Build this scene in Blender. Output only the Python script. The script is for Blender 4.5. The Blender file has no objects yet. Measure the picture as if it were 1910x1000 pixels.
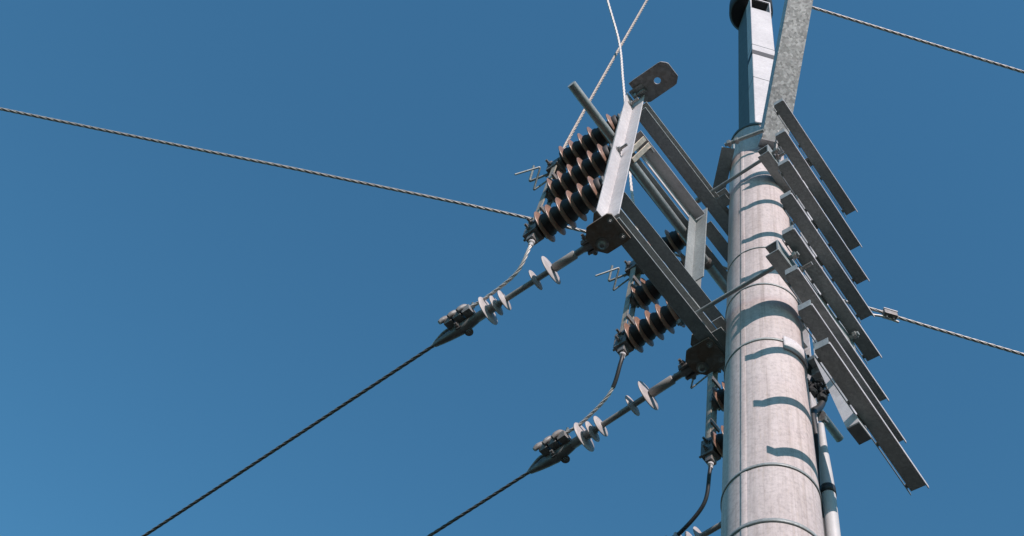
import bpy, math, random
from mathutils import Vector, Matrix, Quaternion

random.seed(7)
SC = bpy.context.scene
COL = SC.collection

# ------------------------------------------------------------------ camera
cam_data = bpy.data.cameras.new('camera')
cam_data.sensor_width = 36.0
cam_data.lens = 41.466
cam_data.clip_start = 0.05
cam_data.clip_end = 5000.0
cam = bpy.data.objects.new('camera', cam_data)
COL.objects.link(cam)
cr = Vector((0.62212931, -0.76474832, 0.16767569))
cu = Vector((-0.73932521, -0.50339519, 0.44720412))
cf = Vector((0.25759146, 0.40218565, 0.87857461))
CM = Matrix((cr, cu, -cf)).transposed().to_4x4()
CM.translation = Vector((-2.7218, -1.6828, 1.6))
cam.matrix_world = CM
SC.camera = cam

# ------------------------------------------------------------------ sky and sun
SUN_AZ, SUN_EL = math.radians(243), math.radians(30)
w = bpy.data.worlds.new('World')
SC.world = w
w.use_nodes = True
nt = w.node_tree
bg = nt.nodes['Background']
sky = nt.nodes.new('ShaderNodeTexSky')
sky.sky_type = 'NISHITA'
sky.sun_disc = False
sky.sun_elevation = SUN_EL
sky.sun_rotation = math.pi / 2 - SUN_AZ
sky.altitude = 200
sky.air_density = 1.5
sky.dust_density = 0.0
sky.ozone_density = 8.0
tint = nt.nodes.new('ShaderNodeMix')           # even white-balance tint over the whole sky
tint.data_type = 'RGBA'
tint.blend_type = 'MULTIPLY'
tint.inputs[0].default_value = 1.0
tint.inputs[7].default_value = (0.74, 1.16, 1.06, 1)
nt.links.new(sky.outputs[0], tint.inputs[6])
nt.links.new(tint.outputs[2], bg.inputs[0])
bg.inputs[1].default_value = 0.135

sd = bpy.data.lights.new('sun', 'SUN')
sd.energy = 5.0
sd.angle = math.radians(0.5)
sd.color = (1.0, 0.87, 0.835)
sun = bpy.data.objects.new('sun', sd)
COL.objects.link(sun)
sdir = Vector((math.cos(SUN_EL) * math.cos(SUN_AZ), math.cos(SUN_EL) * math.sin(SUN_AZ), math.sin(SUN_EL)))
sun.rotation_euler = (-sdir).to_track_quat('-Z', 'Y').to_euler()
sun.location = sdir * 30

SC.view_settings.view_transform = 'Standard'
SC.view_settings.look = 'None'
SC.view_settings.exposure = 0.0
SC.view_settings.gamma = 1.0


# ------------------------------------------------------------------ materials
def new_mat(name):
    m = bpy.data.materials.new(name)
    m.use_nodes = True
    n = m.node_tree.nodes
    return m, m.node_tree, n['Principled BSDF']


def noise(nt, scale, detail=6, rough=0.6, vec=None, dist=0.0):
    n = nt.nodes.new('ShaderNodeTexNoise')
    n.inputs['Scale'].default_value = scale
    n.inputs['Detail'].default_value = detail
    n.inputs['Roughness'].default_value = rough
    n.inputs['Distortion'].default_value = dist
    if vec: nt.links.new(vec, n.inputs['Vector'])
    return n


def ramp(nt, src, stops):
    r = nt.nodes.new('ShaderNodeValToRGB')
    e = r.color_ramp.elements
    while len(e) < len(stops): e.new(0.5)
    for i, (p, c) in enumerate(stops):
        e[i].position = p
        e[i].color = (c[0], c[1], c[2], 1)
    nt.links.new(src, r.inputs[0])
    return r


def mix(nt, a, b, fac, mode='MIX'):
    m = nt.nodes.new('ShaderNodeMix')
    m.data_type = 'RGBA'
    m.blend_type = mode
    for sock, v in ((m.inputs[0], fac), (m.inputs[6], a), (m.inputs[7], b)):
        if hasattr(v, 'is_linked'): nt.links.new(v, sock)
        elif isinstance(v, (int, float)): sock.default_value = v
        else: sock.default_value = (*v, 1)
    return m.outputs[2]


def bump(nt, bsdf, src, strength, dist=0.002):
    b = nt.nodes.new('ShaderNodeBump')
    b.inputs['Strength'].default_value = strength
    b.inputs['Distance'].default_value = dist
    nt.links.new(src, b.inputs['Height'])
    nt.links.new(b.outputs[0], bsdf.inputs['Normal'])


def world_pos(nt):
    g = nt.nodes.new('ShaderNodeNewGeometry')
    return g.outputs['Position']


def galvanised(name, base=(0.345, 0.37, 0.362), spangle=95.0, contrast=0.13, rust=0.0, metallic=0.25, rough=0.55):
    m, t, b = new_mat(name)
    pos = world_pos(t)
    v = t.nodes.new('ShaderNodeTexVoronoi')
    v.inputs['Scale'].default_value = spangle
    nz = noise(t, 3.0, 4, 0.6, pos)
    warp = mix(t, pos, nz.outputs['Color'], 0.06)
    t.links.new(warp, v.inputs['Vector'])
    sep = t.nodes.new('ShaderNodeSeparateColor')
    t.links.new(v.outputs['Color'], sep.inputs[0])
    lo = tuple(c * (1 - contrast) for c in base)
    hi = tuple(min(1, c * (1 + contrast)) for c in base)
    r = ramp(t, sep.outputs[0], [(0, lo), (0.6, base), (1, hi)])
    stain = noise(t, 2.3, 8, 0.7, pos)
    sr = ramp(t, stain.outputs[0], [(0.3, (0.72, 0.72, 0.73)), (0.62, (1, 1, 1))])
    c = mix(t, r.outputs[0], sr.outputs[0], 1.0, 'MULTIPLY')
    fine = noise(t, 160, 3, 0.7, pos)
    fr = ramp(t, fine.outputs[0], [(0.3, (0.85, 0.85, 0.85)), (0.7, (1.06, 1.05, 1.05))])
    c = mix(t, c, fr.outputs[0], 1.0, 'MULTIPLY')
    if rust > 0:
        rn = noise(t, 9, 8, 0.7, pos)
        rr = ramp(t, rn.outputs[0], [(0.42, (0, 0, 0)), (0.6, (rust, rust, rust))])
        c = mix(t, c, (0.17, 0.10, 0.06), rr.outputs[0])
    t.links.new(c, b.inputs['Base Color'])
    b.inputs['Metallic'].default_value = metallic
    rr2 = ramp(t, sep.outputs[1], [(0, (rough - 0.1,) * 3), (1, (rough + 0.12,) * 3)])
    t.links.new(rr2.outputs[0], b.inputs['Roughness'])
    bump(t, b, fine.outputs[0], 0.25, 0.001)
    return m


M = {}
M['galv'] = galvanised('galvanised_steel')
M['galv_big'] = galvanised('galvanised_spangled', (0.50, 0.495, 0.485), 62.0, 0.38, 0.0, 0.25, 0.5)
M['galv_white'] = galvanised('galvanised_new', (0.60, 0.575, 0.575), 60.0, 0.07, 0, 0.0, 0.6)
M['galv_dull'] = galvanised('galvanised_dull', (0.30, 0.30, 0.295), 55.0, 0.2, 0.25, 0.15, 0.6)
M['rusty'] = galvanised('weathered_plate', (0.27, 0.25, 0.22), 50.0, 0.2, 0.8, 0.1, 0.7)
M['bolt'] = galvanised('bolt_steel', (0.40, 0.40, 0.39), 60.0, 0.2, 0.3, 0.4, 0.45)
M['dark_metal'] = galvanised('dark_cast_metal', (0.24, 0.235, 0.23), 40.0, 0.2, 0.3, 0.35, 0.5)

# concrete-grey galvanised pole with fine vertical streaks
m, t, b = new_mat('pole_steel')
pos = world_pos(t)
mp = t.nodes.new('ShaderNodeMapping')
mp.inputs['Scale'].default_value = (26, 26, 1.6)
t.links.new(pos, mp.inputs['Vector'])
st = noise(t, 1.0, 8, 0.65, mp.outputs[0])
sr = ramp(t, st.outputs[0], [(0.25, (0.46, 0.40, 0.385)), (0.5, (0.565, 0.492, 0.475)), (0.8, (0.615, 0.54, 0.525))])
fine = noise(t, 48, 8, 0.8, pos)
fr = ramp(t, fine.outputs[0], [(0.36, (0.72, 0.72, 0.725)), (0.5, (0.97, 0.97, 0.97)), (0.66, (1.08, 1.08, 1.08))])
c = mix(t, sr.outputs[0], fr.outputs[0], 1.0, 'MULTIPLY')
big = noise(t, 2.4, 6, 0.65, pos)
br = ramp(t, big.outputs[0], [(0.32, (0.88, 0.87, 0.87)), (0.6, (1, 1, 1))])
c = mix(t, c, br.outputs[0], 1.0, 'MULTIPLY')
rn = noise(t, 5, 8, 0.75, mp.outputs[0])
mp2 = t.nodes.new('ShaderNodeMapping')
mp2.inputs['Scale'].default_value = (38, 38, 0.55)
t.links.new(pos, mp2.inputs['Vector'])
rs_ = noise(t, 1.0, 5, 0.6, mp2.outputs[0], 0.3)
rr_ = ramp(t, rs_.outputs[0], [(0.52, (1, 1, 1)), (0.66, (0.80, 0.785, 0.77)), (0.74, (0.70, 0.68, 0.66))])
c = mix(t, c, rr_.outputs[0], 1.0, 'MULTIPLY')
yr = ramp(t, rn.outputs[0], [(0.55, (0, 0, 0)), (0.72, (0.5, 0.5, 0.5))])
c = mix(t, c, (0.42, 0.31, 0.20), yr.outputs[0])
t.links.new(c, b.inputs['Base Color'])
b.inputs['Roughness'].default_value = 0.82
b.inputs['Metallic'].default_value = 0.0
b.inputs['Specular IOR Level'].default_value = 0.25
bump(t, b, fine.outputs[0], 0.3, 0.0015)
M['pole'] = m


def simple(name, col, rough=0.5, metallic=0.0, var=0.25, scale=30, bumpy=0.15, coat=0.0):
    m, t, b = new_mat(name)
    pos = world_pos(t)
    n = noise(t, scale, 6, 0.65, pos)
    r = ramp(t, n.outputs[0], [(0.25, tuple(x * (1 - var) for x in col)), (0.75, tuple(min(1, x * (1 + var)) for x in col))])
    t.links.new(r.outputs[0], b.inputs['Base Color'])
    b.inputs['Roughness'].default_value = rough
    b.inputs['Metallic'].default_value = metallic
    b.inputs['Coat Weight'].default_value = coat
    bump(t, b, n.outputs[0], bumpy, 0.001)
    return m


M['porcelain'] = simple('brown_porcelain', (0.25, 0.142, 0.10), 0.33, 0, 0.35, 22, 0.05)
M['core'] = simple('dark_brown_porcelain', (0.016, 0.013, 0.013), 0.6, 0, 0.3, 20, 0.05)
M['silicone'] = simple('grey_silicone', (0.43, 0.395, 0.385), 0.5, 0, 0.25, 18, 0.1)
M['rod_grey'] = simple('grey_core_rod', (0.26, 0.25, 0.235), 0.55, 0, 0.2, 25, 0.1)
M['bronze'] = simple('dull_bronze', (0.37, 0.32, 0.25), 0.5, 0.35, 0.35, 30, 0.2)
M['black'] = simple('black_rubber', (0.022, 0.023, 0.024), 0.5, 0, 0.3, 40, 0.2)
M['cap'] = simple('cap_and_shadow_black', (0.025, 0.026, 0.028), 0.6, 0, 0.3, 20, 0.2)  # pole cap black; also colours the shadow band on the box column
M['wire'] = simple('weathered_aluminium', (0.40, 0.38, 0.36), 0.5, 0.35, 0.3, 40, 0.2)
M['wire_dark'] = simple('weathered_conductor', (0.16, 0.15, 0.14), 0.6, 0.2, 0.35, 40, 0.2)
M['wire_brown'] = simple('brown_weathered_conductor', (0.36, 0.31, 0.27), 0.55, 0.3, 0.35, 40, 0.2)
M['wire_pale'] = simple('pale_aluminium_cable', (0.62, 0.58, 0.55), 0.5, 0.2, 0.2, 40, 0.2)
M['slate'] = simple('dark_slate_paint', (0.085, 0.105, 0.108), 0.65, 0, 0.35, 18, 0.2)
M['pvc'] = simple('pale_grey_conduit', (0.50, 0.485, 0.48), 0.5, 0, 0.1, 12, 0.1)

m, t, b = new_mat('dry_grass_ground')
pos = world_pos(t)
n1 = noise(t, 0.35, 8, 0.65, pos)
r1 = ramp(t, n1.outputs[0], [(0.3, (0.022, 0.027, 0.019)), (0.5, (0.029, 0.033, 0.027)), (0.75, (0.040, 0.042, 0.036))])
n2 = noise(t, 14, 6, 0.7, pos)
r2 = ramp(t, n2.outputs[0], [(0.3, (0.6, 0.6, 0.6)), (0.7, (1.1, 1.1, 1.1))])
t.links.new(mix(t, r1.outputs[0], r2.outputs[0], 1.0, 'MULTIPLY'), b.inputs['Base Color'])
b.inputs['Roughness'].default_value = 0.95
bump(t, b, n2.outputs[0], 0.6, 0.05)
M['ground'] = m


# ------------------------------------------------------------------ mesh helpers
def V(*a): return Vector(a)


class MB:
    """collects shapes, then links them as one mesh object"""
    def __init__(s): s.v, s.f, s.smooth = [], [], []

    def add(s, vs, fs, smooth=False):
        o = len(s.v)
        s.v += [tuple(p) for p in vs]
        s.f += [tuple(i + o for i in f) for f in fs]
        s.smooth += [smooth] * len(fs)
        return s

    def box(s, a, b):
        x0, y0, z0 = (min(a[i], b[i]) for i in range(3))
        x1, y1, z1 = (max(a[i], b[i]) for i in range(3))
        vs = [(x0, y0, z0), (x1, y0, z0), (x1, y1, z0), (x0, y1, z0), (x0, y0, z1), (x1, y0, z1), (x1, y1, z1), (x0, y1, z1)]
        return s.add(vs, [(3, 2, 1, 0), (4, 5, 6, 7), (0, 1, 5, 4), (1, 2, 6, 5), (2, 3, 7, 6), (3, 0, 4, 7)])

    def obox(s, c, ax, ay, az):
        """box from centre and three half-extent vectors"""
        c, ax, ay, az = Vector(c), Vector(ax), Vector(ay), Vector(az)
        if ax.cross(ay).dot(az) < 0: az = -az
        vs = [c - ax - ay - az, c + ax - ay - az, c + ax + ay - az, c - ax + ay - az,
              c - ax - ay + az, c + ax - ay + az, c + ax + ay + az, c - ax + ay + az]
        return s.add(vs, [(3, 2, 1, 0), (4, 5, 6, 7), (0, 1, 5, 4), (1, 2, 6, 5), (2, 3, 7, 6), (3, 0, 4, 7)])

    def bar(s, a, b, w, h, up=(0, 0, 1)):
        a, b = Vector(a), Vector(b)
        d = (b - a)
        L = d.length
        d.normalize()
        sd = d.cross(Vector(up)).normalized()
        u = sd.cross(d)
        return s.obox((a + b) / 2, d * L / 2, sd * w / 2, u * h / 2)

    def frames(s, pts):
        pts = [Vector(p) for p in pts]
        T = []
        for i in range(len(pts)):
            d = pts[min(i + 1, len(pts) - 1)] - pts[max(i - 1, 0)]
            T.append(d.normalized())
        up = Vector((0, 0, 1)) if abs(T[0].z) < 0.9 else Vector((1, 0, 0))
        n = T[0].cross(up).normalized()
        out = []
        for i, tt in enumerate(T):
            n = (n - tt * n.dot(tt)).normalized()
            out.append((pts[i], n, tt.cross(n)))
        return out

    def tube(s, pts, r, n=12, cap=True):
        fr = s.frames(pts)
        rs = r if isinstance(r, (list, tuple)) else [r] * len(fr)
        vs, fs = [], []
        for (p, a, b), rr in zip(fr, rs):
            for k in range(n):
                th = 2 * math.pi * k / n
                vs.append(p + a * math.cos(th) * rr + b * math.sin(th) * rr)
        for i in range(len(fr) - 1):
            for k in range(n):
                k2 = (k + 1) % n
                fs.append((i * n + k, i * n + k2, (i + 1) * n + k2, (i + 1) * n + k))
        s.add(vs, fs, True)
        if cap:
            s.add(vs[:n], [tuple(range(n))[::-1]])
            s.add(vs[-n:], [tuple(range(n))])
        return s

    def lathe(s, o, axis, prof, n=24, smooth=True, closed=False):
        """prof: list of (distance along axis, radius)"""
        o, axis = Vector(o), Vector(axis).normalized()
        up = Vector((0, 0, 1)) if abs(axis.z) < 0.9 else Vector((1, 0, 0))
        a = axis.cross(up).normalized()
        b = axis.cross(a)
        vs, fs = [], []
        for h, r in prof:
            for k in range(n):
                th = 2 * math.pi * k / n
                vs.append(o + axis * h + a * math.cos(th) * r + b * math.sin(th) * r)
        for i in range(len(prof) - 1):
            for k in range(n):
                k2 = (k + 1) % n
                fs.append((i * n + k, i * n + k2, (i + 1) * n + k2, (i + 1) * n + k))
        s.add(vs, fs, smooth)
        if not closed:
            if prof[0][1] > 1e-4: s.add(vs[:n], [tuple(range(n))[::-1]])
            if prof[-1][1] > 1e-4: s.add(vs[-n:], [tuple(range(n))])
        return s

    def prism(s, poly, o, ax, ay, az, h):
        """polygon in the (ax, ay) plane extruded by h along az"""
        o, ax, ay, az = Vector(o), Vector(ax), Vector(ay), Vector(az)
        if ax.cross(ay).dot(az) < 0: poly = poly[::-1]
        n = len(poly)
        bot = [o + ax * p[0] + ay * p[1] for p in poly]
        top = [p + az * h for p in bot]
        return s.add(bot + top, [tuple(range(n))[::-1], tuple(range(n, 2 * n))] + [(i, (i + 1) % n, (i + 1) % n + n, i + n) for i in range(n)])

    def holed_plate(s, poly, hole, hr, z0, z1, n=48):
        """horizontal plate with a round hole: poly in xy"""
        c = Vector(hole)
        outer, inner = [], []
        for k in range(n):
            th = 2 * math.pi * k / n
            d = Vector((math.cos(th), math.sin(th)))
            best = 9
            for i in range(len(poly)):
                p, q = Vector(poly[i]), Vector(poly[(i + 1) % len(poly)])
                e = q - p
                den = d.x * e.y - d.y * e.x
                if abs(den) < 1e-9: continue
                w_ = p - c
                t_ = (w_.x * e.y - w_.y * e.x) / den
                u_ = (w_.x * d.y - w_.y * d.x) / den
                if t_ > 0 and -1e-6 <= u_ <= 1 + 1e-6: best = min(best, t_)
            outer.append(c + d * best)
            inner.append(c + d * hr)
        vs = [(p.x, p.y, z) for z in (z0, z1) for ring in (outer, inner) for p in ring]
        fs = []
        for k in range(n):
            j = (k + 1) % n
            fs += [(k, n + k, n + j, j), (2 * n + k, 2 * n + j, 3 * n + j, 3 * n + k),
                   (k, j, 2 * n + j, 2 * n + k), (n + k, 3 * n + k, 3 * n + j, n + j)]
        return s.add(vs, fs)

    def bolt(s, p, d, r, head=0.012, shank=0.03, n=6):
        p, d = Vector(p), Vector(d).normalized()
        s.lathe(p, d, [(0, r * 1.5), (0.003, r * 1.5)], 16, False)
        s.lathe(p + d * 0.003, d, [(0, r), (head, r)], n, False)
        s.tube([p + d * head, p + d * (head + shank)], r * 0.55, 10)
        return s

    def mesh(s, name):
        me = bpy.data.meshes.new(name)
        me.from_pydata(s.v, [], s.f)
        me.polygons.foreach_set('use_smooth', s.smooth)
        me.update()
        return me

    def build(s, name, mat, parent=None, bevel=0.0):
        me = s.mesh(name)
        me.materials.append(M[mat])
        return put(name, me, parent, bevel)


def put(name, me, parent=None, bevel=0.0):
    o = bpy.data.objects.new(name, me)
    COL.objects.link(o)
    if parent: o.parent = parent
    if bevel > 0:
        bv = o.modifiers.new('bevel', 'BEVEL')
        bv.width = bevel
        bv.segments = 2
        bv.limit_method = 'ANGLE'
        bv.angle_limit = math.radians(50)
    return o


def thing(name, label, cat, group=None, loc=(0, 0, 0)):
    o = bpy.data.objects.new(name, None)
    COL.objects.link(o)
    o.location = loc
    o.empty_display_size = 0.1
    return tag(o, label, cat, group)


def tag(o, label, cat, group=None):
    o['label'] = label
    o['category'] = cat
    if group: o['group'] = group
    return o


def copy_tree(o, parent=None, depth=0):
    c = o.copy()
    COL.objects.link(c)
    c.parent = parent
    for ch in o.children: copy_tree(ch, c, depth + 1)
    return c


def spline(pts, n=24):
    """Catmull-Rom through the points"""
    P = [Vector(p) for p in pts]
    P = [P[0] * 2 - P[1]] + P + [P[-1] * 2 - P[-2]]
    out = []
    for i in range(1, len(P) - 2):
        for k in range(n):
            t = k / n
            a, b, c, d = P[i - 1], P[i], P[i + 1], P[i + 2]
            out.append(0.5 * ((2 * b) + (c - a) * t + (2 * a - 5 * b + 4 * c - d) * t * t + (3 * b - a - 3 * c + d) * t ** 3))
    out.append(P[-2])
    return out


def resample(pts, step):
    out = [pts[0].copy()]
    acc = 0.0
    for a, b in zip(pts, pts[1:]):
        L = (b - a).length
        pos = step - acc
        while pos <= L:
            out.append(a.lerp(b, pos / L))
            pos += step
        acc = (acc + L) % step if L else acc
    if (out[-1] - pts[-1]).length > step * 0.3: out.append(pts[-1].copy())
    return out


def stranded(pts, r, pitch=None, strands=4, sides=8, near=None):
    """a laid rope: helical strands round a core"""
    pitch = pitch or r * 18
    mb = MB()
    P = resample(pts, pitch / 12)
    fr = mb.frames(P)
    rs = r * 0.45
    R = r - rs
    for k in range(strands):
        path = []
        for i, (p, a, b) in enumerate(fr):
            th = 2 * math.pi * (k / strands + i / 12)
            path.append(p + a * math.cos(th) * R + b * math.sin(th) * R)
        mb.tube(path, rs, sides)
    mb.tube(P[::4] + [P[-1]], R * 0.9, 6)
    return mb


# ------------------------------------------------------------------ ground
g = MB().add([(-900, -900, 0), (900, -900, 0), (900, 900, 0), (-900, 900, 0)], [(0, 1, 2, 3)]).build('ground', 'ground')
g['kind'] = 'structure'

# ------------------------------------------------------------------ the pole


def pole_r(z): return 0.207 - 0.0038 * (z - 5.54)


pole = thing('steel_pole', 'tall round galvanised steel pole with a vertical weld seam and thin straps', 'pole')
prof = [(z, pole_r(z)) for z in [i * 0.5 for i in range(20)] + [9.98]] + [(10.0, pole_r(10.0) - 0.012)]
MB().lathe((0, 0, 0), (0, 0, 1), prof, 96).build('shaft', 'pole', pole)
ua_ = math.radians(233)
uf, us = V(math.cos(ua_), math.sin(ua_), 0), V(-math.sin(ua_), math.cos(ua_), 0)
MB().obox(us * 0.023 - uf * 0.064 + V(0, 0, 11.9), us * 0.096, uf * 0.126, V(0, 0, 1.98)).build('upper_shaft', 'slate', pole, 0.006)
MB().lathe((0, 0, 9.95), (0, 0, 1), [(0, 0.180), (0.0, 0.196), (0.05, 0.196), (0.06, 0.18)], 72).build('top_collar', 'slate', pole)
MB().lathe((0, 0, 13.85), (0, 0, 1), [(0, 0.10), (0.0, 0.20), (0.03, 0.222), (0.30, 0.222), (0.38, 0.16), (0.42, 0.02)], 48).build('pole_cap', 'cap', pole, 0.006)
# weld seam: a slightly uneven raised bead with a groove beside it
sa = math.radians(178.6)
vs, fs = [], []
N = 260
for i in range(N + 1):
    z = 9.93 * i / N
    R = pole_r(z)
    for da, dr in ((-0.05, -0.001), (-0.042, 0.0015), (0.0, 0.0028), (0.10, 0.0018), (0.115, -0.001)):
        j = random.uniform(-1, 1) * 0.003
        a = sa + da + j
        vs.append(((R + dr) * math.cos(a), (R + dr) * math.sin(a), z))
for i in range(N):
    for k in range(4):
        fs.append((i * 5 + k, (i + 1) * 5 + k, (i + 1) * 5 + k + 1, i * 5 + k + 1))
MB().add(vs, fs, True).build('weld_seam', 'pole', pole)


def strap(z, tilt=0.0, h=0.016, az0=0.0):
    mb = MB()
    n = 72
    vs, fs = [], []
    R = pole_r(z) + 0.0005
    for k in range(n):
        a = 2 * math.pi * k / n
        zz = z + tilt * math.cos(a - az0)
        for dr, dz in ((0, -h / 2), (0.0045, -h / 2), (0.0045, h / 2), (0, h / 2)):
            vs.append(((R + dr) * math.cos(a), (R + dr) * math.sin(a), zz + dz))
    for k in range(n):
        j = (k + 1) % n
        for q in range(3): fs.append((k * 4 + q, j * 4 + q, j * 4 + q + 1, k * 4 + q + 1))
    # buckle
    mb.add(vs, fs, True)
    a = math.radians(60)
    mb.obox(((R + 0.01) * math.cos(a), (R + 0.01) * math.sin(a), z), V(-math.sin(a), math.cos(a), 0) * 0.02, V(math.cos(a), math.sin(a), 0) * 0.006, V(0, 0, h * 0.6))
    return mb


for z, tl, h in ((5.375, 0.006, 0.02), (5.745, 0.015, 0.016), (6.80, 0.02, 0.016), (7.40, 0.008, 0.012), (7.86, 0.012, 0.008)):
    strap(z, tl, h, math.radians(-60)).build('strap', 'galv', pole)

# ------------------------------------------------------------------ vertical box column at the pole top
col_ = thing('box_column', 'white sunlit square steel box column standing against the narrow pole top', 'column')
ca = math.radians(233)
fd = V(math.cos(ca), math.sin(ca), 0)       # outward
sd_ = V(-math.sin(ca), math.cos(ca), 0)
cc = V(-0.085, -0.165, 0)
zt = 13.75
W2 = 0.105
mb = MB()
mb.obox(cc - fd * 0.06 + V(0, 0, (10.02 + 13.35) / 2), sd_ * W2, fd * 0.06, V(0, 0, (13.35 - 10.02) / 2))
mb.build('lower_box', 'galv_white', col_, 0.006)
# open top piece: four walls, so the slot under the cap is a real hollow
mb = MB()
for sx in (-1, 1): mb.obox(cc - fd * 0.06 + sd_ * sx * (W2 - 0.006) + V(0, 0, 13.55), sd_ * 0.006, fd * 0.06, V(0, 0, 0.20))
mb.obox(cc - fd * 0.114 + V(0, 0, 13.55), sd_ * (W2 - 0.012), fd * 0.006, V(0, 0, 0.20))
mb.obox(cc - fd * 0.006 + V(0, 0, 13.735), sd_ * (W2 - 0.012), fd * 0.006, V(0, 0, 0.015))
mb.build('head_frame', 'galv_white', col_)
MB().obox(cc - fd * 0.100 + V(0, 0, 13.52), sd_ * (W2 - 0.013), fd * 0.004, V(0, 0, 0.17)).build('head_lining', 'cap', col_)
for z in (11.1, 12.05):
    MB().obox(cc - fd * 0.06 + V(0, 0, z), sd_ * (W2 + 0.001), fd * 0.061, V(0, 0, 0.006)).build('seam_collar', 'slate', col_)
MB().obox(cc - fd * 0.06 + V(0, 0, 11.82), sd_ * (W2 + 0.002), fd * 0.062, V(0, 0, 0.06)).build('shadow_band', 'cap', col_)  # cast shadow across the column, put in as a near-black band

# ------------------------------------------------------------------ heavy beam reaching over the camera
beam = thing('box_beam', 'wide spangled galvanised box beam running from the pole out over the viewer', 'beam')
bd = V(-0.516, -0.588, 0.85).normalized()
bs = V(-bd.y, bd.x, 0).normalized()
bu = bd.cross(bs)
if bu.z < 0: bu = -bu
b0 = V(-0.145, -0.236, 9.45) + bu * 0.09
b1 = b0 + bd * 2.2
mb = MB()
t_ = 0.008
hw, hh = 0.09, 0.09
L2 = (b1 - b0) / 2
mid = (b0 + b1) / 2
mb.obox(mid + bu * (-hh + t_ / 2), L2, bs * hw, bu * t_ / 2)
mb.obox(mid + bu * (hh - t_ / 2), L2, bs * hw, bu * t_ / 2)
for sx in (-1, 1): mb.obox(mid + bs * sx * (hw - t_ / 2), L2, bs * t_ / 2, bu * (hh - t_))
mb.build('beam', 'galv_big', beam, 0.003)
MB().obox(b0 - bd * 0.004, bd * 0.004, bs * (hw + 0.004), bu * (hh + 0.004)).build('end_plate', 'galv_white', beam)
# side bars that clasp the pole, joined to the beam by a threaded rod
e0, e1 = V(-0.285, 0.05, 9.45), V(0.05, 0.40, 9.45)
ed = (e1 - e0).normalized()
en = V(-ed.y, ed.x, 0)
mb = MB()
mb.obox((e0 + e1) / 2 + en * 0.0, (e1 - e0) / 2, en * 0.045, V(0, 0, 0.004))
mb.obox((e0 + e1) / 2 - en * 0.041 + V(0, 0, 0.05), (e1 - e0) / 2, en * 0.004, V(0, 0, 0.046))
mb.build('side_bar', 'galv', beam)
mb = MB()
r0, r1 = V(-0.31, 0.06, 9.47), V(-0.245, -0.215, 9.47)
mb.tube([r0, r1], 0.014, 12).build('tie_rod', 'galv', beam)
rdn = (r1 - r0).normalized()
for q in (r0 + rdn * 0.02, r0 + rdn * 0.075):
    MB().lathe(q, rdn, [(0, 0.026), (0.022, 0.026)], 6, False).build('nut', 'bolt', beam)
# gusset between beam and pole
mb = MB()
mb.prism([(0, 0), (0.13, 0), (0.05, -0.16), (0, -0.16)], V(-0.115, -0.205, 9.43), V(-0.68, -0.73, 0), V(0, 0, 1), bs, 0.01)
mb.build('gusset', 'galv_dull', beam)


# ------------------------------------------------------------------ crossarms
def channel(mb, x0, x1, yo, yw, z0, z1, t=0.011):
    """C channel along x: web at yw, flange tips at yo"""
    sg = 1 if yw > yo else -1
    mb.box((x0, yw - sg * t, z0), (x1, yw, z1))
    mb.box((x0, yo, z0), (x1, yw - sg * t, z0 + t))
    mb.box((x0, yo, z1 - t), (x1, yw - sg * t, z1))
    return mb


def rod_with_nuts(par, x, y0, y1, z, r=0.012):
    MB().tube([(x, y0, z), (x, y1, z)], r, 12).build('tie_rod', 'galv', par)
    for y, d in ((y0 + 0.03 * (1 if y1 > y0 else -1), 1), (y1 - 0.03 * (1 if y1 > y0 else -1), -1)):
        MB().lathe((x, y, z), (0, d * (1 if y1 < y0 else -1), 0), [(0, 0.022), (0.018, 0.022)], 6, False).build('nut', 'bolt', par)


ua = thing('crossarm', 'upper double channel crossarm bolted through the pole by threaded rods', 'crossarm', 'channel crossarms on the pole')
channel(MB(), -0.99, 0.95, 0.20, 0.288, 8.90, 9.02).build('back_channel', 'galv', ua, 0.002)
channel(MB(), -0.292, 0.34, -0.187, -0.268, 8.90, 9.02).build('front_channel', 'galv', ua, 0.002)
for x in (-0.245, 0.245): rod_with_nuts(ua, x, 0.335, -0.32, 8.955)
for sx in (-1, 1):
    for z in (8.905, 9.007):
        MB().box((sx * 0.12, 0.13, z), (sx * 0.20, 0.20 - 0.003, z + 0.008)).build('saddle', 'galv', ua)

la = thing('crossarm', 'lower double channel crossarm carrying the three strain insulators', 'crossarm', 'channel crossarms on the pole')
channel(MB(), -0.995, 0.95, 0.22, 0.305, 7.18, 7.30).build('back_channel', 'galv', la, 0.002)
channel(MB(), -0.388, 0.34, -0.267, -0.345, 7.18, 7.30).build('front_channel', 'galv', la, 0.002)
for x in (-0.285, 0.285): rod_with_nuts(la, x, 0.36, -0.40, 7.245)
for sx in (-1, 1):
    xa, xb = (-0.172, -0.06) if sx < 0 else (0.06, 0.172)
    mb = MB()
    mb.box((xa, 0.155, 7.176), (xb, 0.217, 7.184))
    mb.build('saddle', 'galv', la)
    MB().box((xa, 0.155, 7.296), (xb, 0.217, 7.304)).build('saddle', 'galv', la)
    xw = xb if sx < 0 else xa
    MB().box((xw - 0.004, 0.175, 7.1845), (xw + 0.004, 0.217, 7.2955)).build('saddle_web', 'galv', la)
PHX = (-0.93, -0.03, 0.87)
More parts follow.
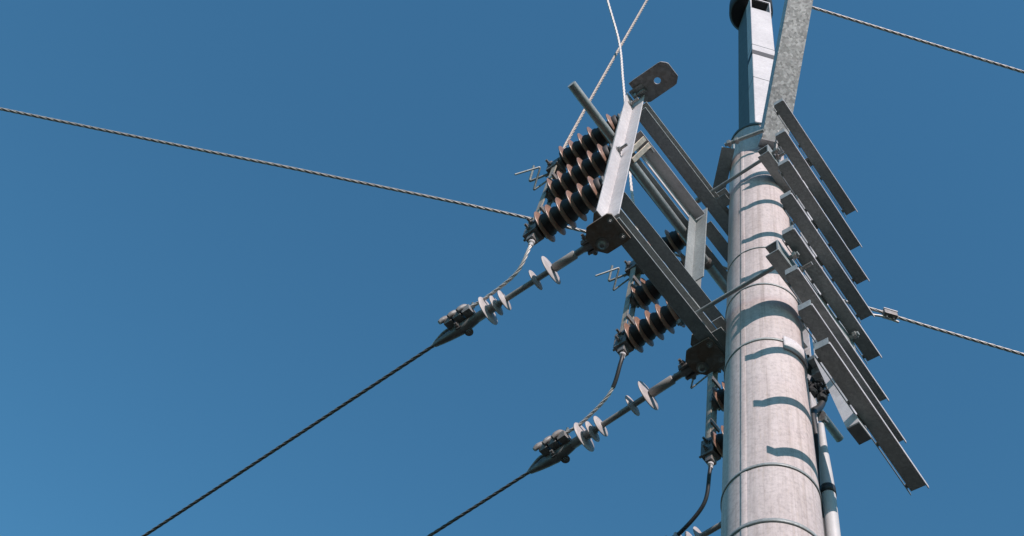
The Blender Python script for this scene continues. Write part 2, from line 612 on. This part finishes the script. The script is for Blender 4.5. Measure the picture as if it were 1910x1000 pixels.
for px, pc in zip(PHX, (-0.96, -0.068, 0.83)):
    for z0 in (7.163, 7.304):
        hw_ = 0.093
        y0, y1, ch = (0.235, 0.43, 0.042) if z0 < 7.2 else (0.318, 0.40, 0.04)
        poly = [(pc - hw_, y0), (pc + hw_, y0), (pc + hw_, y1 - ch), (pc + hw_ - ch * 1.2, y1), (pc - hw_ + ch * 1.2, y1), (pc - hw_, y1 - ch)]
        MB().holed_plate(poly, (px, 0.375), 0.013, z0, z0 + 0.012).build('attachment_plate', 'rusty', la)
    for bx in (-0.055, 0.055):
        MB().bolt((pc + bx, 0.262, 7.163), (0, 0, -1), 0.012, 0.011, 0.014).build('bolt', 'bolt', la)
    mb = MB()
    mb.lathe((px, 0.375, 7.163), (0, 0, -1), [(-0.16, 0.012), (0, 0.012), (0, 0.034), (0.006, 0.034), (0.006, 0.024), (0.02, 0.022), (0.028, 0.012)], 20)
    mb.build('pin', 'dark_metal', la)

# ------------------------------------------------------------------ switch frame: uprights and rails between the crossarms
fr_ = thing('switch_frame', 'vertical angle steel frame with bright white end upright left of the pole', 'frame')


def upright(x, z0, z1, mat, lx=0.078, ly=0.083, t=0.007):
    mb = MB()
    mb.box((x, 0.226, z0), (x + t, 0.226 + ly, z1))              # leg facing -x
    mb.box((x - lx, 0.226 + ly, z0), (x + t, 0.226 + ly + t, z1))  # leg facing -y
    return mb.build('upright', mat, fr_, 0.0015)


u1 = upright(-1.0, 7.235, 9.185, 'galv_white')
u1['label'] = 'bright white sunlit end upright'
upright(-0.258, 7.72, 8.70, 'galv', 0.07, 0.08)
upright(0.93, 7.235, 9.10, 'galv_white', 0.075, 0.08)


def rail(x0, x1, y0, y1, z, drop, mat='galv', t=0.006):
    mb = MB()
    mb.box((x0, y0, z), (x1, y1, z + t))
    if drop: mb.box((x0, y1 - t, z - drop), (x1, y1, z))
    return mb.build('rail', mat, fr_, 0.001)


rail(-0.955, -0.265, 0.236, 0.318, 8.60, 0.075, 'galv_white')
rail(-0.97, 0.86, 0.326, 0.425, 8.50, 0.0)
rail(-0.985, 0.92, 0.229, 0.302, 7.55, 0.0)
rail(-0.20, 0.92, 0.235, 0.318, 8.60, 0.0)
for p, d in (((-1.034, 0.309, 8.205), (0, -1, 0)), ((-1.030, 0.309, 9.06), (0, -1, 0))):
    MB().bolt(p, d, 0.017, 0.016, 0.05).build('bolt', 'bolt', fr_)
for x in (-0.62, -0.33):
    MB().bolt((x, 0.275, 8.606), (0, 0, 1), 0.012, 0.012, 0.02).build('bolt', 'bolt', fr_)
MB().bolt((-0.25, 0.27, 8.66), (-1, 0, 0), 0.014, 0.014, 0.04).build('bolt', 'bolt', fr_)
# top anchor plate with an empty hole
ap = thing('anchor_plate', 'dark chamfered plate with an open round hole at the top of the white upright', 'plate')
poly = [(-1.123, 0.268), (-1.120, 0.013), (-1.083, -0.025), (-0.968, -0.026), (-0.930, 0.014), (-0.931, 0.232), (-0.96, 0.268)]
MB().holed_plate(poly, (-1.024, 0.102), 0.023, 9.195, 9.207).build('plate', 'galv_dull', ap, 0.001)
MB().bolt((-1.03, 0.285, 9.165), (0, -1, 0), 0.020, 0.02, 0.065).build('bolt', 'bolt', ap)
MB().box((-1.075, 0.20, 9.187), (-1.008, 0.30, 9.194)).build('washer_plate', 'galv', ap)

# ------------------------------------------------------------------ operating tube
tb = thing('operating_tube', 'long round operating tube running through the switch frame behind the pole', 'tube')
mb = MB()
r = 0.029
n = 24
vs, fs = [], []
ta, tbb = V(-1.478, 0.36, 8.455), V(1.46, 0.36, 8.29)
td = (tbb - ta).normalized()
for p_, rr in ((ta, r), (tbb, r), (tbb, r * 0.82), (tbb - td * 0.1, r * 0.82)):
    for k in range(n):
        a = 2 * math.pi * k / n
        vs.append((p_.x, p_.y + rr * math.cos(a), p_.z + rr * math.sin(a)))
for i in range(3):
    for k in range(n):
        fs.append((i * n + k, i * n + (k + 1) % n, (i + 1) * n + (k + 1) % n, (i + 1) * n + k))
mb.add(vs, fs, True)
mb.add(vs[:n], [tuple(range(n))])
mb.build('tube', 'galv', tb)
for dx in (-0.026, 0.026):
    MB().bar((-0.905 + dx, 0.335, 8.39), (-0.875 + dx, 0.245, 8.60), 0.010, 0.034, (1, 0, 0)).build('lever', 'bronze', tb, 0.002)
mb = MB()
mb.bolt((-0.84, 0.25, 8.58), (1, 0, 0), 0.014, 0.012, 0.03)
mb.build('bolt', 'bolt', tb)
for x in (-0.93, -0.05, 0.86):
    MB().lathe((x, 0.36, ta.z + (x - ta.x) * (tbb.z - ta.z) / (tbb.x - ta.x)), (1, 0, 0), [(-0.02, 0.036), (0.02, 0.036)], 20).build('collar', 'dark_metal', tb)

# ------------------------------------------------------------------ disconnector switches
SHED_R, CORE_R = 0.103, 0.070
shed_prof = [(0.004, CORE_R - 0.004), (0.010, CORE_R + 0.008), (0.016, SHED_R - 0.006), (0.018, SHED_R - 0.001), (0.021, SHED_R),
             (0.024, SHED_R - 0.002), (0.024, CORE_R + 0.008), (0.028, CORE_R - 0.004)]
shed_me = MB().lathe((0, 0, 0), (0, 1, 0), shed_prof, 40, True, True).mesh('shed')
shed_me.materials.append(M['porcelain'])


OUT = V(-0.018, -0.092, -0.058)      # where the sagging posts carry the live parts


def make_switch():
    t = thing('disconnector_switch', '', 'switch', 'disconnector switches between the crossarms')
    for z in (7.68, 8.19, 8.73):
        mb = MB()
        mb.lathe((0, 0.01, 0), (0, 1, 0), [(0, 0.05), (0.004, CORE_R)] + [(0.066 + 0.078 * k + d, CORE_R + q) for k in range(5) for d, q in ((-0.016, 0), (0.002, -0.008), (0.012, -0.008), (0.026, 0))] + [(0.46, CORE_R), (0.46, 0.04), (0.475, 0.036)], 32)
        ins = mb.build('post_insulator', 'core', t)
        ins.location = (0, 0.335, z)                     # the posts sag a little outwards
        ins.rotation_euler = (math.radians(-6.0), 0, math.radians(2.0))
        ins.scale = (1.0, 0.95, 1.0)
        for k in range(6):
            s_ = put('shed', shed_me, ins)
            s_.location = (0, 0.037 + 0.078 * k, 0)
            s_.rotation_euler = (0, random.uniform(0, 6.28), 0)
        MB().lathe((0, -0.013, 0), (0, 1, 0), [(0, 0.062), (0.012, 0.062), (0.014, 0.05), (0.03, 0.048)], 24).build('base_flange', 'dark_metal', ins)
        mb = MB().lathe((0, 0.465, 0), (0, 1, 0), [(0, 0.030), (0.004, 0.044), (0.05, 0.044), (0.055, 0.02)], 24)
        for a in range(4):
            mb.bolt((0.03 * math.cos(a * 1.57 + .78), 0.52, 0.03 * math.sin(a * 1.57 + .78)), (0, 1, 0), 0.008, 0.008, 0.01)
        mb.build('end_cap', 'dark_metal', ins)
    # current path: two flat blades with spacers
    for dx in (-0.032, 0.024):
        b_ = MB().box((dx - 0.004, 0.895, 7.72), (dx + 0.004, 0.935, 8.68)).build('blade', 'bronze', t, 0.001)
    for z in (7.70, 7.94, 8.19, 8.45, 8.66):
        MB().box((-0.05, 0.88, z - 0.022), (0.045, 0.893, z + 0.022)).build('cross_piece', 'dark_metal', t, 0.002)
    mb = MB()
    mb.box((-0.045, 0.86, 8.70), (0.04, 0.95, 8.80))
    mb.bolt((-0.045, 0.92, 8.75), (-1, 0, 0), 0.016, 0.014, 0.03)
    mb.bolt((0.0, 0.95, 8.75), (0, 1, 0), 0.016, 0.014, 0.03)
    mb.tube([(-0.02, 0.93, 8.80), (-0.03, 0.94, 8.83)], 0.022, 8)
    mb.build('top_contact', 'dark_metal', t, 0.004)
    mb = MB()
    mb.box((-0.05, 0.86, 7.60), (0.035, 0.955, 7.76))
    mb.box((-0.035, 0.88, 7.545), (0.02, 0.93, 7.60))
    for z in (7.64, 7.72): mb.bolt((-0.05, 0.91, z), (-1, 0, 0), 0.015, 0.012, 0.028)
    mb.bolt((0.0, 0.955, 7.68), (0, 1, 0), 0.015, 0.012, 0.03)
    mb.build('bottom_contact', 'dark_metal', t, 0.004)
    # arcing horns: bent round wire (switch built about x = 0; the pole's phase sits at -1.03)
    X = 1.03
    MB().tube(spline_corner([(-1.03 + X, 0.955, 8.75), (-1.075 + X, 1.084, 8.70), (-1.120 + X, 1.03, 8.80)]), 0.0085, 8).build('arcing_horn', 'galv', t)
    MB().tube(spline_corner([(-1.01 + X, 0.955, 8.71), (-1.030 + X, 1.07, 8.62), (-1.105 + X, 0.975, 8.735), (-1.185 + X, 1.10, 8.62)]), 0.0065, 8).build('arcing_horn', 'galv', t)
    for ch in t.children:
        k_ = ch.name.split('.')[0]
        if k_ != 'post_insulator': ch.location = OUT + (V(0, 0.03, -0.06) if k_ in ('arcing_horn', 'top_contact') else V(0, 0, 0))
    # base plate against the frame
    MB().box((-0.045, 0.3135, 7.60), (0.03, 0.3215, 8.82)).build('base_plate', 'galv', t)
    return t


def spline_corner(pts, rad=0.012, n=4):
    P = [Vector(p) for p in pts]
    out = [P[0]]
    for i in range(1, len(P) - 1):
        a, b, c = P[i - 1], P[i], P[i + 1]
        u = (a - b).normalized() * rad
        v = (c - b).normalized() * rad
        for k in range(n + 1):
            t = k / n
            out.append((b + u) * (1 - t) ** 2 + b * 2 * t * (1 - t) + (b + v) * t * t)
    out.append(P[-1])
    return out


sw_labels = ('brown porcelain disconnector switch behind the white upright, farthest from the pole',
             'brown porcelain disconnector switch hanging behind the lower crossarm, middle of the three',
             'brown porcelain disconnector switch half hidden right against the left edge of the pole')
sw = make_switch()
SWLOC = (V(-1.035, 0, 0), V(-0.14, 0.04, 0.07), V(0.765, 0.05, 0.06))
for i, (p_, lab) in enumerate(zip(SWLOC, sw_labels)):
    o = sw if i == 0 else copy_tree(sw)
    o.location = p_
    o['label'] = lab

# ------------------------------------------------------------------ strain insulators with dead-end clamps
def disc_mesh(r):
    p = [(-0.010, 0.019), (-0.006, 0.026), (-0.001, r * 0.7), (0.001, r - 0.002), (0.004, r), (0.007, r - 0.002), (0.010, r * 0.6), (0.014, 0.026), (0.018, 0.019)]
    me = MB().lathe((0, 0, 0), (0, 1, 0), p, 40, True, True).mesh('disc')
    me.materials.append(M['silicone'])
    return me


big_d, small_d = disc_mesh(0.096), disc_mesh(0.068)


def make_strain():
    t = thing('strain_insulator', '', 'insulator', 'strain insulators on the lower crossarm')
    MB().lathe((0, 0.2, 0), (0, 1, 0), [(0, 0.017), (0.62, 0.017)], 20).build('core_rod', 'rod_grey', t)
    mb = MB().lathe((0, 0.185, 0), (0, 1, 0), [(0, 0.02), (0.005, 0.027), (0.15, 0.027), (0.155, 0.02)], 20)
    mb.build('end_sleeve', 'rod_grey', t)
    MB().lathe((0, 0.72, 0), (0, 1, 0), [(0, 0.02), (0.01, 0.027), (0.17, 0.029), (0.18, 0.02)], 20).build('end_sleeve', 'rod_grey', t)
    for d, m_ in ((0.354, big_d), (0.462, small_d), (0.684, small_d), (0.742, small_d), (0.802, big_d)):
        o = put('disc', m_, t)
        o.location = (0, d, 0)
    # shackle and clevis towards the crossarm
    mb = MB()
    mb.box((-0.026, -0.035, -0.012), (0.026, 0.06, 0.012))
    mb.lathe((0, 0.05, 0), (0, 1, 0), [(0, 0.022), (0.05, 0.03), (0.09, 0.02), (0.14, 0.019)], 16)
    for sx in (-1, 1): mb.box((sx * 0.036 - 0.007, 0.045, -0.026), (sx * 0.036 + 0.007, 0.125, 0.026))
    mb.bolt((-0.043, 0.09, 0), (-1, 0, 0), 0.017, 0.016, 0.022)
    mb.bolt((0.043, 0.09, 0), (1, 0, 0), 0.017, 0.016, 0.01)
    mb.build('clevis', 'dark_metal', t, 0.003)
    # dead-end clamp body: a boat with a curved keel
    cl = MB()
    secs = [(0.86, 0.022, 0.022, 0.0), (0.90, 0.030, 0.030, 0.0), (0.95, 0.034, 0.046, -0.004), (1.00, 0.032, 0.052, -0.010), (1.07, 0.027, 0.044, -0.006), (1.14, 0.021, 0.030, 0.0), (1.19, 0.015, 0.018, 0.004), (1.205, 0.010, 0.011, 0.006)]
    vs, fs = [], []
    n = 16
    for y, hx, hz, oz in secs:
        for k in range(n):
            a = 2 * math.pi * k / n
            vs.append((hx * math.copysign(abs(math.cos(a)) ** 0.7, math.cos(a)), y, oz + hz * math.copysign(abs(math.sin(a)) ** 0.7, math.sin(a))))
    for i in range(len(secs) - 1):
        for k in range(n):
            fs.append((i * n + k, i * n + (k + 1) % n, (i + 1) * n + (k + 1) % n, (i + 1) * n + k))
    cl.add(vs, fs, True)
    cl.add(vs[:n], [tuple(range(n))[::-1]])
    cl.add(vs[-n:], [tuple(range(n))])
    cl.bolt((-0.028, 1.0, -0.03), (-1, 0, 0), 0.018, 0.014, 0.015)
    cl.bolt((0.028, 0.96, -0.05), (0, 0, -1), 0.018, 0.014, 0.012)
    c = cl.build('clamp_body', 'dark_metal', t)
    # three keepers over the jumper tail, on the outer side of the clamp
    for k in range(3):
        y = 0.905 + 0.066 * k
        kp = MB()
        path = [V(-0.012, y - 0.004, 0.036), V(-0.040, y, 0.060), V(-0.076, y + 0.014, 0.056), V(-0.094, y + 0.034, 0.030), V(-0.098, y + 0.052, 0.010)]
        kp.tube(spline(path, 5), [0.013 + 0.007 * math.sin(math.pi * q / 20) for q in range(21)], 10)
        kp.obox((-0.050, y + 0.006, 0.024), (0.034, 0, 0.008), (0, 0.026, 0), (-0.006, 0, 0.020))
        kq = kp.build('keeper', 'galv_dull', c)
        MB().bolt((-0.052, y - 0.016, 0.062), (-0.5, -0.5, 0.7), 0.013, 0.012, 0.018).build('bolt', 'galv', c)
    # armour lug where the line enters
    lp = MB()
    lp.tube(spline([(0.0, 1.03, 0.05), (-0.022, 1.10, 0.045), (-0.012, 1.17, 0.022), (0, 1.21, 0.008)], 6), 0.011, 10)
    lp.build('loop', 'galv', c)
    return t


st_labels = ('grey silicone strain insulator hung from the far left end of the lower crossarm',
             'grey silicone strain insulator ending at the brown plate beside the pole',
             'strain insulator tip just showing at the bottom left edge of the pole')
sti = make_strain()
SP = [((-0.93, 0.385, 7.262), (-8.9, 2.85), 0.94), ((-0.03, 0.385, 7.235), (-7.6, 0), 1.0), ((0.87, 0.335, 7.17), (-6.5, 0), 1.0)]
SM = [Matrix.LocRotScale(Vector(p), Quaternion((0, 0, 1), math.radians(a[1])) @ Quaternion((1, 0, 0), math.radians(a[0])), Vector((c, c, c))) for p, a, c in SP]
for i, (p, a, c) in enumerate(SP):
    o = sti if i == 0 else copy_tree(sti)
    o.location = p
    o.rotation_euler = (math.radians(a[0]), 0, math.radians(a[1]))
    o.scale = (c, c, c)
    o['label'] = st_labels[i]


def tip(i, l, dx=0.0, dz=0.0):
    return SM[i] @ V(dx, l, dz)


# ------------------------------------------------------------------ conductors
def wire(name, pts, r, mat, label, cat='wire', pitch=None, group=None, strands=4):
    o = stranded(pts, r, pitch, strands).build(name, mat)
    return tag(o, label, cat, group)


def line_pts(p, slope, length, curve, dx=0.0):
    return [V(p.x + dx * s, p.y + s, p.z + slope * s + curve * s * s) for s in [length * k / 60 for k in range(61)]]


wire('line_conductor', line_pts(tip(0, 1.19, 0, 0.006), -0.147, 30, 0.0015, -0.0377), 0.0105, 'wire_dark', 'dark stranded line wire descending left from the outer strain insulator', pitch=0.2)
wire('line_conductor', line_pts(tip(1, 1.19, 0, 0.006), -0.118, 30, 0.0012), 0.0105, 'wire_dark', 'dark stranded line wire running off the bottom edge from the strain insulator nearest the pole', pitch=0.2)

jl = ('pale stranded jumper cable curving from the outermost switch down to its strain insulator clamp',
      'jumper cable with dark upper sleeve curving from the middle switch to its clamp',
      'dark jumper cable curving down from the switch beside the pole to the bottom edge')
for i, p_ in enumerate(SWLOC):
    a = p_ + V(-0.008, 0.905, 7.55) + OUT
    k0, k1 = tip(i, 0.90, -0.062, 0.045), tip(i, 1.06, -0.058, 0.035)
    k2 = tip(i, 0.78, -0.055, 0.06)
    p = spline([a + V(0, 0, 0.03), a, a + V(0.004, 0.01, -0.10), a.lerp(k2, 0.5) + V(0.02, -0.045, -0.075), k2, k0, k1], 16)
    jt = thing('jumper_cable', jl[i], 'cable', 'jumper cables under the switches')
    L = len(p)
    o = stranded(p, 0.0105, 0.16).build('strand', 'wire_pale' if i < 2 else 'wire', jt)
    if i > 0:
        MB().tube(p[22:22 + (24 if i == 1 else 64)], 0.0125, 12).build('sleeve', 'black', jt)
    fer = MB().lathe(a + V(0, 0, 0.01), (0.02, 0.02, -1), [(0, 0.019), (0.012, 0.019), (0.013, 0.016), (0.022, 0.016), (0.023, 0.019), (0.038, 0.019), (0.039, 0.015), (0.07, 0.014)], 16)
    fer.build('ferrule', 'galv_white', jt)

# long wire passing behind the pole
W1 = [V(-12.5, 12.48, 9.62), V(-3.733, 4.317, 9.40), V(-1.857, 2.587, 9.395), V(-0.334, 1.225, 9.40), V(1.296, -0.077, 9.40), V(2.222, -0.772, 9.40), V(9.0, -5.9, 9.5)]
wire('stay_wire', spline(W1, 20), 0.0125, 'wire', 'thick stranded wire crossing the sky from the left edge and passing behind the pole', pitch=0.24)
cw = thing('wire_clamp', 'small grooved metal clamp on the wire right of the dark bars', 'clamp')
cp = V(1.42, -0.172, 9.385)
wd = (W1[5] - W1[4]).normalized()
ws = V(-wd.y, wd.x, 0)
mb = MB()
mb.obox(cp, wd * 0.05, ws * 0.028, V(0, 0, 0.026))
mb.build('clamp_body', 'dark_metal', cw, 0.004)
MB().obox(cp + V(0, 0, 0.034) + ws * -0.012, wd * 0.052, ws * 0.02, V(0, 0, 0.006)).build('clamp_cover', 'galv_white', cw, 0.002)
for q in (-0.025, 0.025):
    MB().bolt(cp + wd * q - V(0, 0, 0.026), (0, 0, -1), 0.009, 0.008, 0.01).build('bolt', 'bolt', cw)
tl = [cp + wd * 0.07 + ws * 0.018 - V(0, 0, 0.03), cp - wd * 0.05 + ws * 0.012 - V(0, 0, 0.028), cp - wd * 0.16 + ws * 0.02 - V(0, 0, 0.03), cp - wd * 0.30 - ws * 0.02 + V(0, 0, 0.0)]
MB().tube(spline(tl, 8), 0.009, 10).build('wire_tail', 'wire_pale', cw)

W2p = [V(-0.58, -0.810, 10.45), V(0.773, -1.7975, 10.45), V(4.8, -4.74, 10.5), V(9, -7.8, 10.6)]
wire('stay_wire', spline(W2p, 20), 0.0115, 'wire', 'stranded wire leaving the spangled box beam towards the upper right corner', pitch=0.22)
W3 = [V(-1.05, 0.865, 8.73), V(-1.01, 0.90, 9.0), V(-1.0, 0.912, 9.32), V(-1.0, 0.725, 10.62), V(-1.0, 0.46, 12.3), V(-1.0, 0.05, 15.0)]
wire('riser_wire', spline(W3, 14), 0.0125, 'wire_brown', 'brown stranded wire rising from the switch tops out of the top edge', pitch=0.22)
W4 = [V(-1.62, 0.6, 12.4), V(-1.308, 0.6, 11.642), V(-1.052, 0.6, 11.049), V(-0.91, 0.6, 10.411), V(-0.75, 0.6, 9.65), V(-0.636, 0.6, 9.039), V(-0.556, 0.6, 8.707), V(-0.40, 0.62, 8.25)]
wire('riser_wire', spline(W4, 14), 0.0105, 'wire_pale', 'pale thin cable dropping from the top edge behind the white upright', pitch=0.2)

# ------------------------------------------------------------------ bar rack on the sunny side of the pole
rk = thing('bar_rack', 'rack of eight dark horizontal bars on an upright box post right of the pole', 'rack')
# the post: hollow box, kinked outwards near its foot
rx0, rx1, dpt, t_ = -0.012, 0.088, 0.062, 0.006
lev = [(9.28, -0.284), (6.66, -0.284), (5.99, -0.396)]
mb = MB()
ins_ = [(rx0, 0), (rx1, 0), (rx1, -dpt), (rx0, -dpt)]
inn = [(rx0 + t_, -t_), (rx1 - t_, -t_), (rx1 - t_, -dpt + t_), (rx0 + t_, -dpt + t_)]
vs = []
for z, y in lev:
    vs += [(a, y + b_, z) for a, b_ in ins_] + [(a, y + b_, z) for a, b_ in inn]
fs = []
for i in range(2):
    for k in range(4):
        j = (k + 1) % 4
        fs.append((i * 8 + k, i * 8 + j, (i + 1) * 8 + j, (i + 1) * 8 + k))
        fs.append((i * 8 + 4 + j, i * 8 + 4 + k, (i + 1) * 8 + 4 + k, (i + 1) * 8 + 4 + j))
for i in (0, 2):
    for k in range(4):
        j = (k + 1) % 4
        fs.append((i * 8 + k, i * 8 + 4 + k, i * 8 + 4 + j, i * 8 + j))
mb.add(vs, fs)
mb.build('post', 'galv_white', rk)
MB().box((rx0 + 0.001, -0.397, 5.982), (rx1 - 0.001, -0.396 - dpt + 0.001, 5.989)).build('post_foot', 'slate', rk)
bars = [(-0.428, -0.412, 9.215), (-0.403, -0.390, 8.720), (-0.398, -0.390, 8.230), (-0.400, -0.386, 7.735), (-0.398, -0.380, 7.285), (-0.383, -0.371, 6.860), (-0.383, -0.421, 6.440), (-0.365, -0.472, 6.070)]
lens = [0.955, 0.945, 0.935, 0.905, 0.90, 0.88, 0.865, 0.86]
for (x, y, z), L in zip(bars, lens):
    wd_ = 0.066
    t_ = 0.004
    mb = MB()
    ye = 0.005                                                                # inner edge, cut back at the near end
    mb.prism([(0, -wd_), (L - 0.02, -wd_), (L - 0.02, ye), (0.006, ye), (0, 0)], (0, 0, 0), (1, 0, 0), (0, 1, 0), (0, 0, 1), t_)
    mb.box((0.02, ye + 0.0065, -0.010), (L - 0.008, ye + 0.0095, 0.006))                # narrow inner lip, a slot's width off the flat
    for q in (0.06, 0.35, 0.64, 0.94):                                        # webs bridging the slot
        mb.box((L * q - 0.012, ye - 0.01, t_ + 0.0005), (L * q + 0.012, ye + 0.0065, t_ + 0.004))
    mb.box((-t_, -wd_, 0), (0, 0, 0.052))                                     # closed near end
    ob = mb.build('bar', 'galv', rk, 0.001)
    ob.location = (x, y, z)
    MB().box((0, -wd_ - t_ - 0.001, -0.001), (L, -wd_ - 0.0005, 0.017)).build('lip', 'galv_white', ob)   # up-turned outer lip
    ob.rotation_euler = (random.uniform(-0.012, 0.012), random.uniform(-0.004, 0.004), math.radians(2.5 + random.uniform(-0.25, 0.25)))
    y += 0.019
    yp = -0.346 if z > 6.66 else -0.346 - 0.096 * (6.66 - z) / 0.67
    bk = MB()
    bk.box((0.005, y - 0.05, z + 0.0045), (0.07, yp - 0.001, z + 0.010))
    for bx in (0.02, 0.056):
        bk.bolt((bx, y - 0.03, z + 0.0105), (0, 0, 1), 0.009, 0.008, 0.01)
    bk.build('bracket', 'dark_metal', rk)
for z in (8.96, 7.24):
    y0 = -0.271 if z > 8 else -0.349
    MB().bolt((-0.20, y0, z), (0, -1, 0), 0.02, 0.018, 0.06).build('bolt', 'bolt', rk)

# ------------------------------------------------------------------ cable bracket, black cable and conduit on the pole's right side
cb = thing('cable_bracket', 'pale bent plate bracket strapped to the pole above the black cable', 'bracket')
mb = MB()
n = 12
vs, fs = [], []
for k in range(n + 1):
    a = math.radians(-122 + 50 * k / n)
    R = pole_r(6.8) + 0.006
    for dr in (0, 0.006):
        for dz in (-0.058, 0.058):
            vs.append(((R + dr) * math.cos(a), (R + dr) * math.sin(a), 6.79 + 0.03 * k / n + dz))
for k in range(n):
    i, j = k * 4, (k + 1) * 4
    fs += [(i, j, j + 1, i + 1), (i + 2, i + 3, j + 3, j + 2), (i, i + 2, j + 2, j), (i + 1, j + 1, j + 3, i + 3)]
fs += [(0, 1, 3, 2), (n * 4, n * 4 + 2, n * 4 + 3, n * 4 + 1)]
mb.add(vs, fs, True)
mb.build('plate', 'galv_white', cb)
MB().box((0.05, -0.285, 6.80), (0.16, -0.212, 6.83)).build('arm', 'galv', cb, 0.002)
MB().box((0.10, -0.30, 6.74), (0.135, -0.20, 6.798)).build('arm', 'galv_dull', cb, 0.002)

tc = thing('cable_clamp', 'cluster of black bolted cable clamps beside the pole under the bars', 'clamp')
for i, (x, y, z, s_) in enumerate(((0.28, -0.115, 7.16, 1.0), (0.315, -0.12, 7.06, 1.1), (0.30, -0.085, 6.98, 0.9), (0.345, -0.115, 6.96, 0.8))):
    mb = MB()
    mb.lathe((x, y, z - 0.045), (0.25, 0.1, 1), [(0, 0.02), (0.01, 0.036 * s_), (0.07, 0.040 * s_), (0.085, 0.03 * s_)], 10, False)
    mb.bolt((x, y - 0.035 * s_, z), (0, -1, 0), 0.015, 0.014, 0.02)
    mb.bolt((x - 0.03 * s_, y, z + 0.02), (-1, -0.4, 0), 0.013, 0.012, 0.018)
    mb.build('clamp_block', 'black', tc, 0.004)
MB().tube([(0.27, -0.145, 7.20), (0.33, -0.155, 7.02)], 0.009, 8).build('bolt', 'galv_white', tc)
MB().tube([(0.31, -0.15, 7.08), (0.37, -0.14, 7.03)], 0.009, 8).build('bolt', 'galv_white', tc)

bc = tag(MB().tube(spline([(0.30, -0.11, 7.14), (0.362, -0.112, 6.98), (0.345, -0.1, 6.86), (0.262, -0.1, 6.70), (0.252, -0.105, 6.55), (0.275, -0.105, 6.32), (0.262, -0.11, 6.12), (0.205, -0.115, 5.90), (0.20, -0.12, 5.6), (0.20, -0.125, 4.6)], 12), 0.019, 14).build('black_cable', 'black'),
         'thick black cable snaking down the right edge of the pole', 'cable')
cd = thing('conduit', 'pale round conduit pipe strapped upright along the right edge of the pole', 'pipe')
MB().lathe((0.225, -0.155, 0), (0, 0, 1), [(0, 0.032), (5.97, 0.032)], 24).build('pipe', 'pvc', cd)
MB().lathe((0.225, -0.155, 5.95), (0, 0, 1), [(0, 0.0325), (0.0, 0.035), (0.05, 0.035), (0.05, 0.0325)], 24).build('collar', 'black', cd)
MB().lathe((0.225, -0.155, 6.0), (0, 0, 1), [(0, 0.032), (0.10, 0.029), (0.32, 0.02), (0.5, 0.016)], 24).build('neck', 'pvc', cd)
for z in (1.2, 3.0, 4.7):
    MB().box((0.13, -0.20, z), (0.28, -0.115, z + 0.03)).build('saddle', 'galv', cd)
# pale strip of the cable guard behind the cable
MB().box((0.285, -0.085, 5.9), (0.335, -0.079, 6.95)).build('guard_strip', 'galv_white', cd)
MB().bolt((0.36, -0.09, 6.80), (1, 0, 0.3), 0.02, 0.03, 0.03).build('bolt', 'bolt', cd)
